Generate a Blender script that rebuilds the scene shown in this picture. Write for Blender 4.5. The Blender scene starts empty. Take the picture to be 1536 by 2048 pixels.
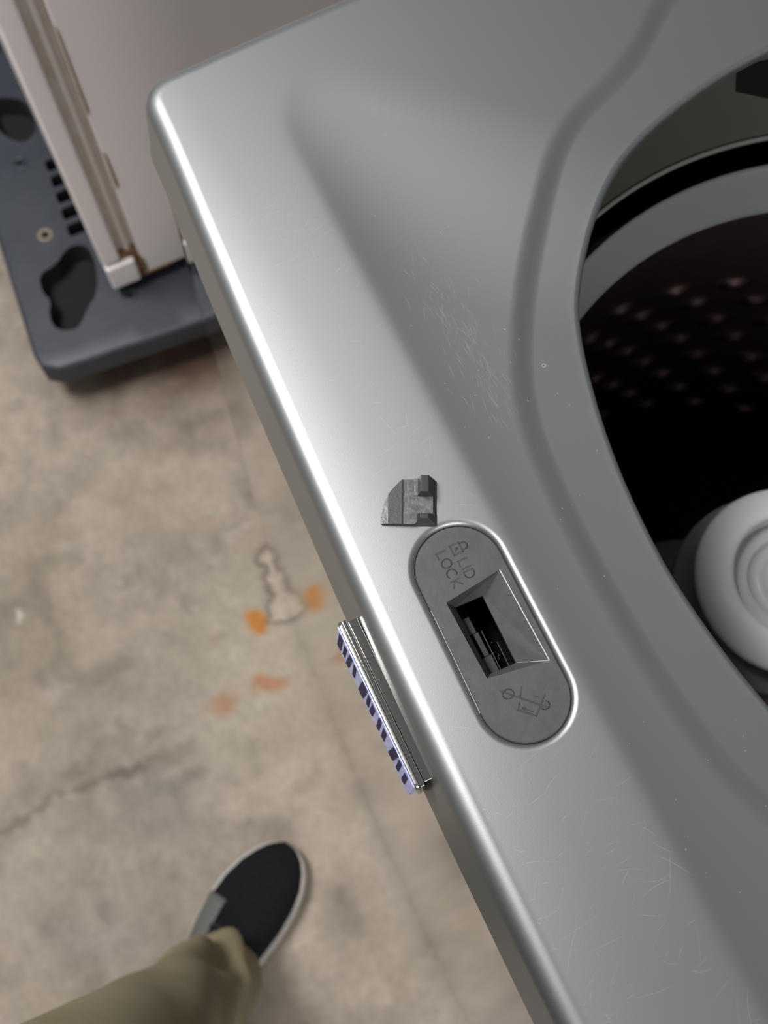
import bpy, bmesh, math, random
import numpy as np
from mathutils import Vector, Matrix
from mathutils.geometry import delaunay_2d_cdt

S = bpy.context.scene
COL = S.collection
random.seed(7); RNG = np.random.default_rng(7)

# ------------------------------------------------------------------ camera, world, light, exposure
# X runs along the washer's front edge, Y inward over the washer, Z up; the floor is z = 0, the washer deck z = 0.93
DECK = 0.93
cam_d = bpy.data.cameras.new('camera'); cam = bpy.data.objects.new('camera', cam_d); COL.objects.link(cam)
R = Matrix(((0.43071749, -0.85129426, 0.299634), (0.90248224, 0.4073401, -0.13999945), (-0.00287221, 0.33071457, 0.94372645)))
cam.matrix_world = Matrix.Translation((0.42411981, -0.05406788, 1.43541035)) @ R.to_4x4()
cam_d.sensor_fit = 'VERTICAL'; cam_d.sensor_height = 36.0; cam_d.lens = 2300 / 2048 * 36.0
cam_d.clip_start = 0.01; cam_d.clip_end = 50
cam_d.dof.use_dof = True; cam_d.dof.focus_distance = 0.525; cam_d.dof.aperture_fstop = 10.0
S.camera = cam

world = bpy.data.worlds.new('room_light'); S.world = world; world.use_nodes = True
bg = world.node_tree.nodes['Background']
bg.inputs['Color'].default_value = (0.93, 0.97, 1.0, 1); bg.inputs['Strength'].default_value = 0.20

def area_light(name, loc, target, sx, sy, power, color):
    l = bpy.data.lights.new(name, 'AREA'); l.shape = 'RECTANGLE'; l.size = sx; l.size_y = sy
    l.energy = power; l.color = color
    o = bpy.data.objects.new(name, l); COL.objects.link(o); o.location = loc
    o.rotation_euler = (Vector(target) - Vector(loc)).to_track_quat('-Z', 'Y').to_euler()
    return o
area_light('ceiling_lamp', (-0.48, -0.63, 2.40), (-0.48, -0.63, 0.0), 0.90, 0.48, 60, (1.0, 0.985, 0.965))
area_light('far_fill_light', (2.7, -0.35, 2.15), (0.0, -0.1, 0.5), 1.2, 0.40, 42, (1.0, 0.98, 0.96))  # added fill for the white appliance's side, no known lamp there

vs = S.view_settings
S.display_settings.display_device = 'sRGB'
vs.view_transform = 'Standard'; vs.look = 'None'; vs.gamma = 1.0; vs.use_curve_mapping = False
vs.exposure = 0.0

# ------------------------------------------------------------------ helpers
def mat(name, base=(.5, .5, .5), rough=.5, metal=0.0, coat=0.0, coat_rough=.1, bump=None, mottle=None, spec=.5, trans=0.0):
    """procedural Principled material; mottle=(scale, other colour, amount), bump=(scale, strength, distance)"""
    m = bpy.data.materials.new(name); m.use_nodes = True
    nt = m.node_tree; b = nt.nodes['Principled BSDF']
    b.inputs['Base Color'].default_value = (*base, 1); b.inputs['Roughness'].default_value = rough
    b.inputs['Metallic'].default_value = metal; b.inputs['Coat Weight'].default_value = coat
    b.inputs['Coat Roughness'].default_value = coat_rough; b.inputs['Specular IOR Level'].default_value = spec
    tc = nt.nodes.new('ShaderNodeTexCoord')
    if mottle:
        n = nt.nodes.new('ShaderNodeTexNoise'); n.inputs['Scale'].default_value = mottle[0]; n.inputs['Detail'].default_value = 5
        nt.links.new(tc.outputs['Object'], n.inputs['Vector'])
        r = nt.nodes.new('ShaderNodeMapRange'); r.inputs['From Min'].default_value = .35; r.inputs['From Max'].default_value = .68
        r.inputs['To Max'].default_value = mottle[2]
        nt.links.new(n.outputs['Fac'], r.inputs['Value'])
        mx = nt.nodes.new('ShaderNodeMix'); mx.data_type = 'RGBA'
        mx.inputs['A'].default_value = (*base, 1); mx.inputs['B'].default_value = (*mottle[1], 1)
        nt.links.new(r.outputs['Result'], mx.inputs['Factor']); nt.links.new(mx.outputs['Result'], b.inputs['Base Color'])
    if bump:
        n = nt.nodes.new('ShaderNodeTexNoise'); n.inputs['Scale'].default_value = bump[0]; n.inputs['Detail'].default_value = 3
        nt.links.new(tc.outputs['Object'], n.inputs['Vector'])
        bp = nt.nodes.new('ShaderNodeBump'); bp.inputs['Strength'].default_value = bump[1]; bp.inputs['Distance'].default_value = bump[2]
        nt.links.new(n.outputs['Fac'], bp.inputs['Height']); nt.links.new(bp.outputs['Normal'], b.inputs['Normal'])
    return m

def mesh_obj(name, verts, faces, m=None, parent=None, smooth=True, loc=None, normals=None):
    me = bpy.data.meshes.new(name)
    me.from_pydata([tuple(map(float, v)) for v in verts], [], [tuple(int(i) for i in f) for f in faces])
    me.validate(); me.update()
    if smooth: me.polygons.foreach_set('use_smooth', [True] * len(me.polygons))
    if normals is not None: me.normals_split_custom_set_from_vertices([tuple(map(float, n)) for n in normals])
    if m: me.materials.append(m)
    o = bpy.data.objects.new(name, me); COL.objects.link(o)
    if parent: o.parent = parent
    if loc is not None: o.location = loc
    return o

def bm_obj(name, bm, m=None, parent=None, smooth=False, bevel=0, segs=2, angle=.6):
    bmesh.ops.recalc_face_normals(bm, faces=bm.faces)
    me = bpy.data.meshes.new(name); bm.to_mesh(me); bm.free()
    if smooth: me.polygons.foreach_set('use_smooth', [True] * len(me.polygons))
    if m: me.materials.append(m)
    o = bpy.data.objects.new(name, me); COL.objects.link(o)
    if parent: o.parent = parent
    if bevel:
        md = o.modifiers.new('bevel', 'BEVEL'); md.width = bevel; md.segments = segs; md.limit_method = 'ANGLE'; md.angle_limit = angle
        me.polygons.foreach_set('use_smooth', [True] * len(me.polygons))
        w = o.modifiers.new('wn', 'WEIGHTED_NORMAL'); w.keep_sharp = True
    return o

def thing(name, label, cat, loc=(0, 0, 0), rz=0.0):
    o = bpy.data.objects.new(name, None); COL.objects.link(o); o.empty_display_size = .02
    o.location = loc; o.rotation_euler = (0, 0, rz); o['label'] = label; o['category'] = cat
    return o

def box(bm, x0, x1, y0, y1, z0, z1):
    v = [bm.verts.new(p) for p in ((x0, y0, z0), (x1, y0, z0), (x1, y1, z0), (x0, y1, z0), (x0, y0, z1), (x1, y0, z1), (x1, y1, z1), (x0, y1, z1))]
    for f in ((3, 2, 1, 0), (4, 5, 6, 7), (0, 1, 5, 4), (1, 2, 6, 5), (2, 3, 7, 6), (3, 0, 4, 7)): bm.faces.new([v[i] for i in f])

def hexa(bm, lo, hi):
    """frustum-like solid from a lower and an upper ring of points"""
    a = [bm.verts.new(p) for p in lo]; b = [bm.verts.new(p) for p in hi]; n = len(a)
    bm.faces.new(a[::-1]); bm.faces.new(b)
    for i in range(n): bm.faces.new((a[i], a[(i + 1) % n], b[(i + 1) % n], b[i]))

def lathe(prof, n=96, cx=0, cy=0, cap=False):
    v, f = [], []
    for r, z in prof:
        for k in range(n):
            a = 2 * math.pi * k / n; v.append((cx + r * math.cos(a), cy + r * math.sin(a), z))
    for i in range(len(prof) - 1):
        for k in range(n):
            k2 = (k + 1) % n; f.append((i * n + k, i * n + k2, (i + 1) * n + k2, (i + 1) * n + k))
    if cap: f.append(tuple(range((len(prof) - 1) * n, len(prof) * n)))
    return v, f

def chaikin(P, it=3):
    P = np.asarray(P, float)
    for _ in range(it):
        Q = np.roll(P, -1, 0); P = np.stack([.75 * P + .25 * Q, .25 * P + .75 * Q], 1).reshape(-1, P.shape[1])
    return P

def resample(P, step):
    P = np.vstack([P, P[:1]]); d = np.r_[0, np.cumsum(np.linalg.norm(np.diff(P, axis=0), axis=1))]
    n = max(8, int(round(d[-1] / step))); t = np.linspace(0, d[-1], n, endpoint=False)
    return np.stack([np.interp(t, d, P[:, i]) for i in range(2)], 1)

def round_poly(P, rad, seg=8):
    """closed polygon with arcs at its corners"""
    P = np.asarray(P, float); out = []; n = len(P)
    rad = rad if hasattr(rad, '__len__') else [rad] * n
    for i in range(n):
        a, b, c = P[i - 1], P[i], P[(i + 1) % n]
        u = (a - b) / np.linalg.norm(a - b); w = (c - b) / np.linalg.norm(c - b)
        half = math.acos(np.clip(u @ w, -1, 1)) / 2; t = rad[i] / math.tan(half)
        if rad[i] < 1e-6 or half > 1.5: out.append(b); continue
        cen = b + (u + w) / np.linalg.norm(u + w) * rad[i] / math.sin(half)
        p0, p1 = b + u * t - cen, b + w * t - cen
        a0 = math.atan2(p0[1], p0[0]); a1 = math.atan2(p1[1], p1[0]); d = (a1 - a0 + math.pi) % (2 * math.pi) - math.pi
        for k in range(seg + 1): out.append(cen + rad[i] * np.array([math.cos(a0 + d * k / seg), math.sin(a0 + d * k / seg)]))
    return np.array(out)

def ccw(P):
    x, y = P[:, 0], P[:, 1]
    return P if np.sum(x * np.roll(y, -1) - y * np.roll(x, -1)) > 0 else P[::-1]

def loop_normals(P):
    d = np.roll(P, -1, 0) - np.roll(P, 1, 0); d /= np.linalg.norm(d, axis=1)[:, None]
    return np.stack([d[:, 1], -d[:, 0]], 1)        # outward for a ccw loop

def inside(P, Q):
    x, y = Q[:, 0], Q[:, 1]; c = np.zeros(len(Q), bool); n = len(P)
    for i in range(n):
        (x1, y1), (x2, y2) = P[i], P[(i + 1) % n]
        if y1 == y2: continue
        k = ((y1 > y) != (y2 > y)) & (x < (x2 - x1) * (y - y1) / (y2 - y1) + x1); c ^= k
    return c

def sdist(P, Q):
    """distance of the points Q to the closed loop P, positive inside"""
    best = np.full(len(Q), 1e9)
    for i in range(len(P)):
        a, b = P[i], P[(i + 1) % len(P)]; ab = b - a
        t = np.clip(((Q - a) @ ab) / (ab @ ab), 0, 1); best = np.minimum(best, ((Q - a - t[:, None] * ab) ** 2).sum(1))
    d = np.sqrt(best); return np.where(inside(P, Q), d, -d)

def cdt(outer, holes, pts, guides=()):
    """triangulate inside outer, outside holes, through the free points; returns 2d verts and faces"""
    V, E = [], []
    for L in [outer, *holes, *guides]:
        n0 = len(V); V += [Vector(p) for p in L]; E += [(n0 + i, n0 + (i + 1) % len(L)) for i in range(len(L))]
    V += [Vector(p) for p in pts]
    v, e, f, *_ = delaunay_2d_cdt(V, E, [], 0, 1e-7)
    v = np.array([(p.x, p.y) for p in v]); f = [tuple(t) for t in f]
    c = np.array([v[list(t)].mean(0) for t in f]); keep = inside(outer, c)
    for h in holes: keep &= ~inside(h, c)
    f = [t if ((v[t[1]] - v[t[0]])[0] * (v[t[2]] - v[t[0]])[1] - (v[t[1]] - v[t[0]])[1] * (v[t[2]] - v[t[0]])[0]) > 0 else t[::-1] for t, k in zip(f, keep) if k]
    return v, f

# ------------------------------------------------------------------ the floor: old concrete slab
def poly_dist(P, Q):
    best = np.full(len(Q), 1e9)
    for a, b in zip(P[:-1], P[1:]):
        ab = b - a; t = np.clip(((Q - a) @ ab) / (ab @ ab), 0, 1); best = np.minimum(best, ((Q - a - t[:, None] * ab) ** 2).sum(1))
    return np.sqrt(best)

def value_noise(Q, scale, seed):
    g = np.random.default_rng(seed).random((64, 64)); p = Q * scale + 31.7
    i = np.floor(p).astype(int); f = p - i; f = f * f * (3 - 2 * f)
    x0, y0, x1, y1 = i[:, 0] % 64, i[:, 1] % 64, (i[:, 0] + 1) % 64, (i[:, 1] + 1) % 64
    return (g[x0, y0] * (1 - f[:, 0]) + g[x1, y0] * f[:, 0]) * (1 - f[:, 1]) + (g[x0, y1] * (1 - f[:, 0]) + g[x1, y1] * f[:, 0]) * f[:, 1]

def make_floor():
    xs = np.r_[np.linspace(-4, -1.1, 12)[:-1], np.arange(-1.1, .75, .004), np.linspace(.75, 4, 12)]
    ys = np.r_[np.linspace(-4, -.62, 12)[:-1], np.arange(-.62, .16, .004), np.linspace(.16, 4, 14)]
    X, Y = np.meshgrid(xs, ys, indexing='ij'); Q = np.stack([X.ravel(), Y.ravel()], 1)
    nx, ny = len(xs), len(ys)
    wob = np.stack([value_noise(Q, 60, 1) - .5, value_noise(Q, 60, 2) - .5], 1) * .012 + np.stack([value_noise(Q, 160, 3) - .5, value_noise(Q, 160, 4) - .5], 1) * .006
    Qw = Q + wob
    crack = np.array([(.16, -.62), (.135, -.434), (.143, -.399), (.127, -.37), (.13, -.336), (.129, -.31), (.137, -.287), (.143, -.26), (.136, -.24), (.146, -.204), (.143, -.185)])
    dc = poly_dist(crack, Qw); wid = .004 + .006 * np.clip((Q[:, 1] + .32) / .1, 0, 1)
    kc = np.exp(-(dc / wid) ** 2) * (.45 + .55 * value_noise(Q, 25, 5))
    edge = [np.array([(-.022, -.004), (.004, -.030), (.024, -.026), (.034, -.032)])]
    chip = ccw(np.array([(-.06, .02), (-.047, -.012), (-.022, -.014), (.024, -.027), (.038, -.036), (.046, -.02), (.055, .02), (.0, .05)]))
    cd = sdist(chip, Qw)
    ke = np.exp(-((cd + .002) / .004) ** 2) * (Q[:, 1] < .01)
    kin = np.clip(cd / .008, 0, 1)
    def spot(x, y, rx, ry, ang, soft=.5):
        c, s = math.cos(ang), math.sin(ang); d = Qw - (x, y)
        u = (d[:, 0] * c + d[:, 1] * s) / rx; v = (-d[:, 0] * s + d[:, 1] * c) / ry
        return np.clip((1 + soft - np.hypot(u, v)) / (2 * soft), 0, 1)
    rust = np.clip(spot(.036, -.053, .018, .014, .4, .3) * 1.0, 0, 1)
    red = np.maximum(spot(.112, -.072, .010, .024, -.35, .4) * .75, spot(.111, -.132, .014, .017, 0, .5) * .55)
    red = np.maximum.reduce([red, spot(-.117, -.053, .006, .006, 0) * .4, spot(-.075, .01, .012, .01, 0) * .4])
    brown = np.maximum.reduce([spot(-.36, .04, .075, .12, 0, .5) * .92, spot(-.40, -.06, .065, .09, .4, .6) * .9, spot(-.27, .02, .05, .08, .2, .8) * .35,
                               spot(-.31, -.02, .03, .03, .2, .8) * .35])  # rust under the dolly, darkened further to paint in the shade there
    halo = np.maximum(spot(.03, -.07, .06, .05, 0, .8), spot(.1, -.1, .07, .07, 0, .8)) * .35
    m1 = value_noise(Q, 7, 11); m2 = value_noise(Q, 19, 12); m3 = value_noise(Q, 48, 13); m4 = value_noise(Q, 120, 14)
    base = np.array([.296, .248, .198]); cool = np.array([.255, .226, .198]); warm = np.array([.305, .246, .178])
    c = base[None] * (0.68 + .32 * m2 + .24 * m3 + .06 * m4)[:, None]
    w1 = np.clip((m1 - .45) * 3, 0, 1)[:, None] * .6; c = c * (1 - w1) + cool[None] * w1 * (0.86 + .3 * m3)[:, None]
    w2 = np.clip((value_noise(Q, 9, 21) - .55) * 3, 0, 1)[:, None] * .5; c = c * (1 - w2) + warm[None] * w2 * (.86 + .28 * m2)[:, None]
    blot = np.clip((value_noise(Q, 30, 23) - .70) * 5, 0, 1) * .35; c *= (1 - blot * .55)[:, None]
    pale = np.clip((value_noise(Q, 40, 25) - .8) * 6, 0, 1) * .3; c = c * (1 - pale[:, None]) + np.array([.43, .37, .32]) * pale[:, None]
    def lay(col, k):
        nonlocal c
        c = c * (1 - k[:, None]) + np.array(col)[None] * k[:, None]
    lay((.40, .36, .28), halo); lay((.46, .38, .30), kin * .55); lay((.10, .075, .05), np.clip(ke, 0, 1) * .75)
    lay((.11, .085, .06), np.clip(kc, 0, 1) * .8)
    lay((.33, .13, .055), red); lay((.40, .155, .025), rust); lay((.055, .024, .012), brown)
    lay((.5, .46, .40), spot(-.107, -.326, .006, .006, 0) * .8)
    lay((.20, .16, .125), spot(.03, -.11, .010, .012, .3) * .5); lay((.2, .17, .14), spot(.08, -.165, .03, .014, .9) * .35)
    z = -.004 * np.clip(kc, 0, 1) - .003 * np.clip(ke, 0, 1) + .0005 * (m4 - .5) + .0012 * (m3 - .5)
    v = np.c_[Q, z - .001]
    f = [(i * ny + j, (i + 1) * ny + j, (i + 1) * ny + j + 1, i * ny + j + 1) for i in range(nx - 1) for j in range(ny - 1)]
    m = mat('old_concrete', rough=.8, bump=(420, .35, .0012))
    nt = m.node_tree; a = nt.nodes.new('ShaderNodeVertexColor'); a.layer_name = 'stain_shade'
    n = nt.nodes.new('ShaderNodeTexNoise'); n.inputs['Scale'].default_value = 90; n.inputs['Detail'].default_value = 6
    tc = nt.nodes.new('ShaderNodeTexCoord'); nt.links.new(tc.outputs['Object'], n.inputs['Vector'])
    mr = nt.nodes.new('ShaderNodeMapRange'); mr.inputs['From Min'].default_value = .3; mr.inputs['From Max'].default_value = .7
    mr.inputs['To Min'].default_value = .87; mr.inputs['To Max'].default_value = 1.05
    nt.links.new(n.outputs['Fac'], mr.inputs['Value'])
    mx = nt.nodes.new('ShaderNodeVectorMath'); mx.operation = 'SCALE'
    nt.links.new(a.outputs['Color'], mx.inputs[0]); nt.links.new(mr.outputs['Result'], mx.inputs['Scale'])
    nt.links.new(mx.outputs['Vector'], nt.nodes['Principled BSDF'].inputs['Base Color'])
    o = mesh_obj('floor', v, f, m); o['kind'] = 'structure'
    o['label'] = 'worn grey brown concrete floor with rust stains, shade painted under the dolly and a crack'
    at = o.data.color_attributes.new('stain_shade', 'FLOAT_COLOR', 'POINT')
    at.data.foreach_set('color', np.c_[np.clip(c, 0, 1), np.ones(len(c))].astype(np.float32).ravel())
make_floor()

# ------------------------------------------------------------------ the washer
M_SILVER = mat('silver_metallic_paint', (.325, .335, .34), rough=.445, metal=.95, coat=.12, coat_rough=.12, bump=(2600, .10, .0002))
M_PANEL = mat('glossy_cabinet_paint', (.36, .35, .34), rough=.09, metal=.95, coat=.5, coat_rough=.04)
M_GREY = mat('charcoal_plastic', (.058, .055, .057), rough=.45, bump=(1500, .15, .0003), mottle=(160, (.074, .071, .072), .8))
M_INK = mat('charcoal_plastic_smooth', (.055, .053, .055), rough=.4)
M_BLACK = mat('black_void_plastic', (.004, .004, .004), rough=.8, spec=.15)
M_DARKTUB = mat('dark_tub_plastic', (.035, .037, .030), rough=.45, mottle=(14, (.05, .045, .03), .6))
M_RING = mat('grey_ring_plastic', (.17, .182, .178), rough=.42)
M_STEEL = mat('dark_drum_steel', (.30, .225, .225), rough=.36, metal=1.0, mottle=(30, (.23, .175, .175), .5))
M_AGIT = mat('pale_grey_plastic', (.86, .88, .90), rough=.45)
M_AGIT2 = mat('agitator_barrel_plastic', (.36, .37, .38), rough=.45)
M_CHROME = mat('chrome_trim', (.42, .41, .39), rough=.10, metal=1.0)

washer = thing('washing_machine', 'silver grey top-loading washing machine with open tub and LID LOCK bezel on its front edge', 'washing machine')

CX = .343
def front_top(x): return float(np.interp(x, [0, .03, .058, .085, .141, .203, .286, .343, .41, .49, .56, .62, .686], [.0152, .0140, .0124, .0107, .0078, .0053, .0022, .0006, -.0004, -.0004, .0008, .003, .006]))
# outline of the flat deck (where the rounded edge begins), bowed at front and slightly at the sides
fx = np.linspace(-.005, 2 * CX, 25)
front = [(x, front_top(x)) for x in fx]
right = [(2 * CX + .004, .10), (2 * CX + .012, .2), (2 * CX + .012, .60)]
left = [(-.014, .60), (-.014, .2), (-.010, .10)]
corner_ix = (0, 24, 24 + 3, 24 + 4)
pts0 = np.array(front + right + left); rads = [0] * len(pts0)
for i in corner_ix: rads[i] = .009
OUT = resample(ccw(round_poly(pts0, rads, 10)), .0035)
def mir(L): return L + [(2 * CX - x, y) for x, y in L[::-1]]
OPEN = resample(ccw(chaikin(mir([(.108, .52), (.104, .42), (.107, .334), (.112, .287), (.129, .229), (.152, .195), (.192, .161), (.222, .147), (.274, .133), (.325, .127)]) + [(.53, .57), (.16, .57)], 2)), .004)
C1 = resample(ccw(round_poly([(.012, .067), (2 * CX - .012, .067), (2 * CX, .59), (.0, .59)], [.045, .045, .03, .03], 12)), .004)
C2 = resample(ccw(chaikin(mir([(.02, .56), (.035, .36), (.047, .295), (.086, .252), (.104, .198), (.146, .161), (.196, .124), (.244, .100), (.299, .094), (.330, .093)]), 3)), .004)
for _ in range(6): C2 = .5 * C2 + .25 * np.roll(C2, 1, 0) + .25 * np.roll(C2, -1, 0)
BZC, BZL, BZR = np.array([.3355, .0402]), .0324, .0209           # lid lock bezel: centre, half straight length, end radius
def racetrack(r, n=28):
    a = np.linspace(-math.pi / 2, math.pi / 2, n)
    e = [(BZL + r * math.cos(t), r * math.sin(t)) for t in a]; w = [(-BZL - r * math.cos(t), -r * math.sin(t)) for t in a]
    m = 24; s1 = [(BZL - 2 * BZL * k / m, r) for k in range(1, m)]; s2 = [(-BZL + 2 * BZL * k / m, -r) for k in range(1, m)]
    P = np.array(e + s1 + w + s2); c, s = math.cos(-.012), math.sin(-.012)
    return np.stack([P[:, 0] * c - P[:, 1] * s, P[:, 0] * s + P[:, 1] * c], 1) + BZC
def bz_dist(Q):
    c, s = math.cos(.012), math.sin(.012); q = Q - BZC; q = np.stack([q[:, 0] * c - q[:, 1] * s, q[:, 0] * s + q[:, 1] * c], 1)
    return np.hypot(np.maximum(np.abs(q[:, 0]) - BZL, 0), q[:, 1]) - BZR

FIL = .0032
def deck_h(Q):
    s1 = sdist(C1, Q); d2 = np.maximum(-sdist(C2, Q), 0)
    w = .0035; u = (s1 + np.sqrt(s1 * s1 + w * w)) / 2
    k = np.clip((Q[:, 0] - (Q[:, 1] - .067) + .03) / .17, 0, 1); k = np.where(Q[:, 0] > CX, 1, k * k * (3 - 2 * k))
    z = -(.0004 + .0072 * k) * (1 - np.exp(-u / .034))
    s2 = -d2 + np.maximum(sdist(C2, Q), 0); v = np.clip((s2 + .002) / .013, 0, 1); z = z - np.interp(Q[:, 0], [.14, .28, .5], [.0030, .0016, .0010]) * v * v * (3 - 2 * v)
    so = np.maximum(sdist(OPEN, Q), -1); z = z - .0012 * np.clip(1 + so / .03, 0, 1)
    d = np.clip(bz_dist(Q), 0, FIL); z = z - (FIL - np.sqrt(np.maximum(FIL ** 2 - (FIL - d) ** 2, 0))) * .85
    cr = np.clip((.03 - Q[:, 1]) / .03, 0, 1); return z - .0006 * cr * cr

gx, gy = [], []
dense = np.array([(x, y) for x in np.arange(-.008, .60, .0035) for y in np.arange(.0, .105, .0022)])
mid = np.array([(x, y) for x in np.arange(-.010, .60, .0045) for y in np.arange(.105, .42, .0045)])
far = np.array([(x, y) for x in np.arange(-.010, .70, .012) for y in np.arange(.0, .60, .012) if x > .60 or y > .42])
GP = np.vstack([dense, mid, far])
so, sh = sdist(OUT, GP), sdist(OPEN, GP)
sc1, sc2 = sdist(C1, GP), sdist(C2, GP)
GP = GP[(so > .0018) & (np.abs(sc2 - .005) > .0115) & (np.abs(sc1 - .001) > .0075)]
GP = np.vstack([GP] + [C2 - loop_normals(C2) * d for d in np.arange(-.005, .0161, .002)] + [C1 - loop_normals(C1) * d for d in np.arange(-.005, .0071, .002)])
so, sh = sdist(OUT, GP), sdist(OPEN, GP)
GP = GP[(so > .0018) & (sh < -.002) & (bz_dist(GP) > FIL + .0014)]
HOLE = racetrack(BZR + .00005)
guides = [racetrack(BZR + d) for d in (.00025, .0006, .0011, .0017, .0024, FIL, FIL + .0008)]
v2, f2 = cdt(OUT, [OPEN, HOLE], GP, guides)
used = sorted({i for t in f2 for i in t}); rm = {o: k for k, o in enumerate(used)}
v2 = v2[used]; f2 = [tuple(rm[i] for i in t) for t in f2]
hz = deck_h(v2); e = 2e-4
nx_ = -(deck_h(v2 + (e, 0)) - deck_h(v2 - (e, 0))) / (2 * e); ny_ = -(deck_h(v2 + (0, e)) - deck_h(v2 - (0, e))) / (2 * e)
V = [(x, y, DECK + h) for (x, y), h in zip(v2, hz)]; NN = [np.array(n) / np.linalg.norm(n) for n in np.stack([nx_, ny_, np.ones(len(v2))], 1)]
Fc = list(f2)
lookup = {(round(x, 6), round(y, 6)): i for i, (x, y) in enumerate(v2)}
def find(p):
    k = (round(p[0], 6), round(p[1], 6))
    if k in lookup: return lookup[k]
    return int(np.argmin(((v2 - p) ** 2).sum(1)))
def skirt(L, N2, prof, flip=False):
    """rings outward from loop L following (offset, drop, normal tilt); joined to the deck vertices"""
    if flip: L = L[::-1]; N2 = N2[::-1]
    prev = [find(p) for p in L]; n = len(L)
    for off, drop, tl in prof:
        cur = []
        for p, nn, i0 in zip(L, N2, [find(p) for p in L]):
            z0 = V[i0][2]; q = p + nn * off; cur.append(len(V)); V.append((q[0], q[1], z0 - drop))
            NN.append(np.array((nn[0] * math.sin(tl), nn[1] * math.sin(tl), math.cos(tl))))
        for k in range(n):
            k2 = (k + 1) % n; Fc.append((prev[k], cur[k], cur[k2], prev[k2]))
        prev = cur
ROLL = .0108
arc = [(ROLL * math.sin(a), ROLL * (1 - math.cos(a)), a) for a in np.linspace(.12, 1.40, 12)]
x0, z0 = arc[-1][:2]
tail = [(x0 + .0008, z0 + .005, 1.42), (x0 + .0030, z0 + .026, 1.42), (x0 + .0046, z0 + .036, 1.42), (x0 + .0044, z0 + .0372, 2.6), (x0 + .003, z0 + .0375, 3.1), (x0 - .008, z0 + .0375, 3.1)]
skirt(OUT, loop_normals(OUT), arc + tail)
r2 = .0035
arc2 = [(r2 * math.sin(a), r2 * (1 - math.cos(a)), a) for a in np.linspace(.15, 1.5, 8)] + [(r2, .006, 1.57), (r2 - .0006, .0072, 2.4), (r2 - .002, .0076, 3.1), (r2 - .009, .0076, 3.14)]
skirt(OPEN, -loop_normals(OPEN), arc2, True)
skirt(HOLE, -loop_normals(HOLE), [(.00003, .0015, 1.57), (.00003, .006, 1.57)], True)
mesh_obj('top_cover', V, Fc, M_SILVER, washer, normals=NN)

# fine scratches on the top cover: hair-thin raised marks
def scratches():
    v, f = [], []
    def sc(x, y, L, a, bend, w):
        n = 9; P = []
        for k in range(n):
            t = k / (n - 1); aa = a + bend * (t - .5); P.append((x + (t - .5) * L * math.cos(aa), y + (t - .5) * L * math.sin(aa)))
        P = np.array(P)
        if (bz_dist(P) < .002).any() or (sdist(OUT, P) < .001).any() or (sdist(OPEN, P) > -.004).any(): return
        N2 = np.gradient(P, axis=0); N2 = np.stack([N2[:, 1], -N2[:, 0]], 1); N2 /= np.linalg.norm(N2, axis=1)[:, None]
        h = deck_h(P) + DECK + .00004; b0 = len(v)
        for k in range(n):
            ww = w * math.sin(math.pi * (k + .35) / (n - .3)) / 2
            v.append((*(P[k] - N2[k] * ww), h[k])); v.append((*(P[k] + N2[k] * ww), h[k]))
        for k in range(n - 1): f.append((b0 + 2 * k, b0 + 2 * k + 1, b0 + 2 * k + 3, b0 + 2 * k + 2))
    for _ in range(380):
        x = random.uniform(.08, .54); y = random.uniform(.004, .064)
        sc(x, y, random.choice((.003, .005, .009, .016)) * random.uniform(.6, 1.5), random.gauss(1.9, .7), random.uniform(-.35, .35), random.uniform(.00003, .00008))
    for _ in range(150):
        sc(random.gauss(.20, .025), random.gauss(.098, .007), random.uniform(.003, .012), random.gauss(-.05, .2), random.uniform(-.2, .2), random.uniform(.00002, .00005))
    for _ in range(45):
        sc(random.uniform(.06, .5), random.uniform(.07, .13), random.uniform(.0005, .0012), random.uniform(0, 3), 0, random.uniform(.00012, .0003))
    for _ in range(45):
        sc(random.uniform(.10, .50), random.gauss(.0015, .0012), random.uniform(.0015, .004), random.gauss(1.3, .6), .4, random.uniform(.00006, .00012))
    b0 = len(v); n = 20
    for k in range(n):
        a = 2 * math.pi * k / n
        for r in (.0007, .0010): v.append((.2257 + r * math.cos(a), .1268 + r * math.sin(a), DECK + float(deck_h(np.array([[.2257, .1268]]))[0]) + .00015))
    f += [(b0 + 2 * k, b0 + 2 * k + 1, b0 + 2 * ((k + 1) % n) + 1, b0 + 2 * ((k + 1) % n)) for k in range(n)]
    o = mesh_obj('scratch_marks', v, f, mat('scratch_mark', (.52, .53, .54), rough=.5, metal=.7), washer); o['kind'] = 'stuff'
    o['label'] = 'fine pale scratches on the silver cover'
scratches()

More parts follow.
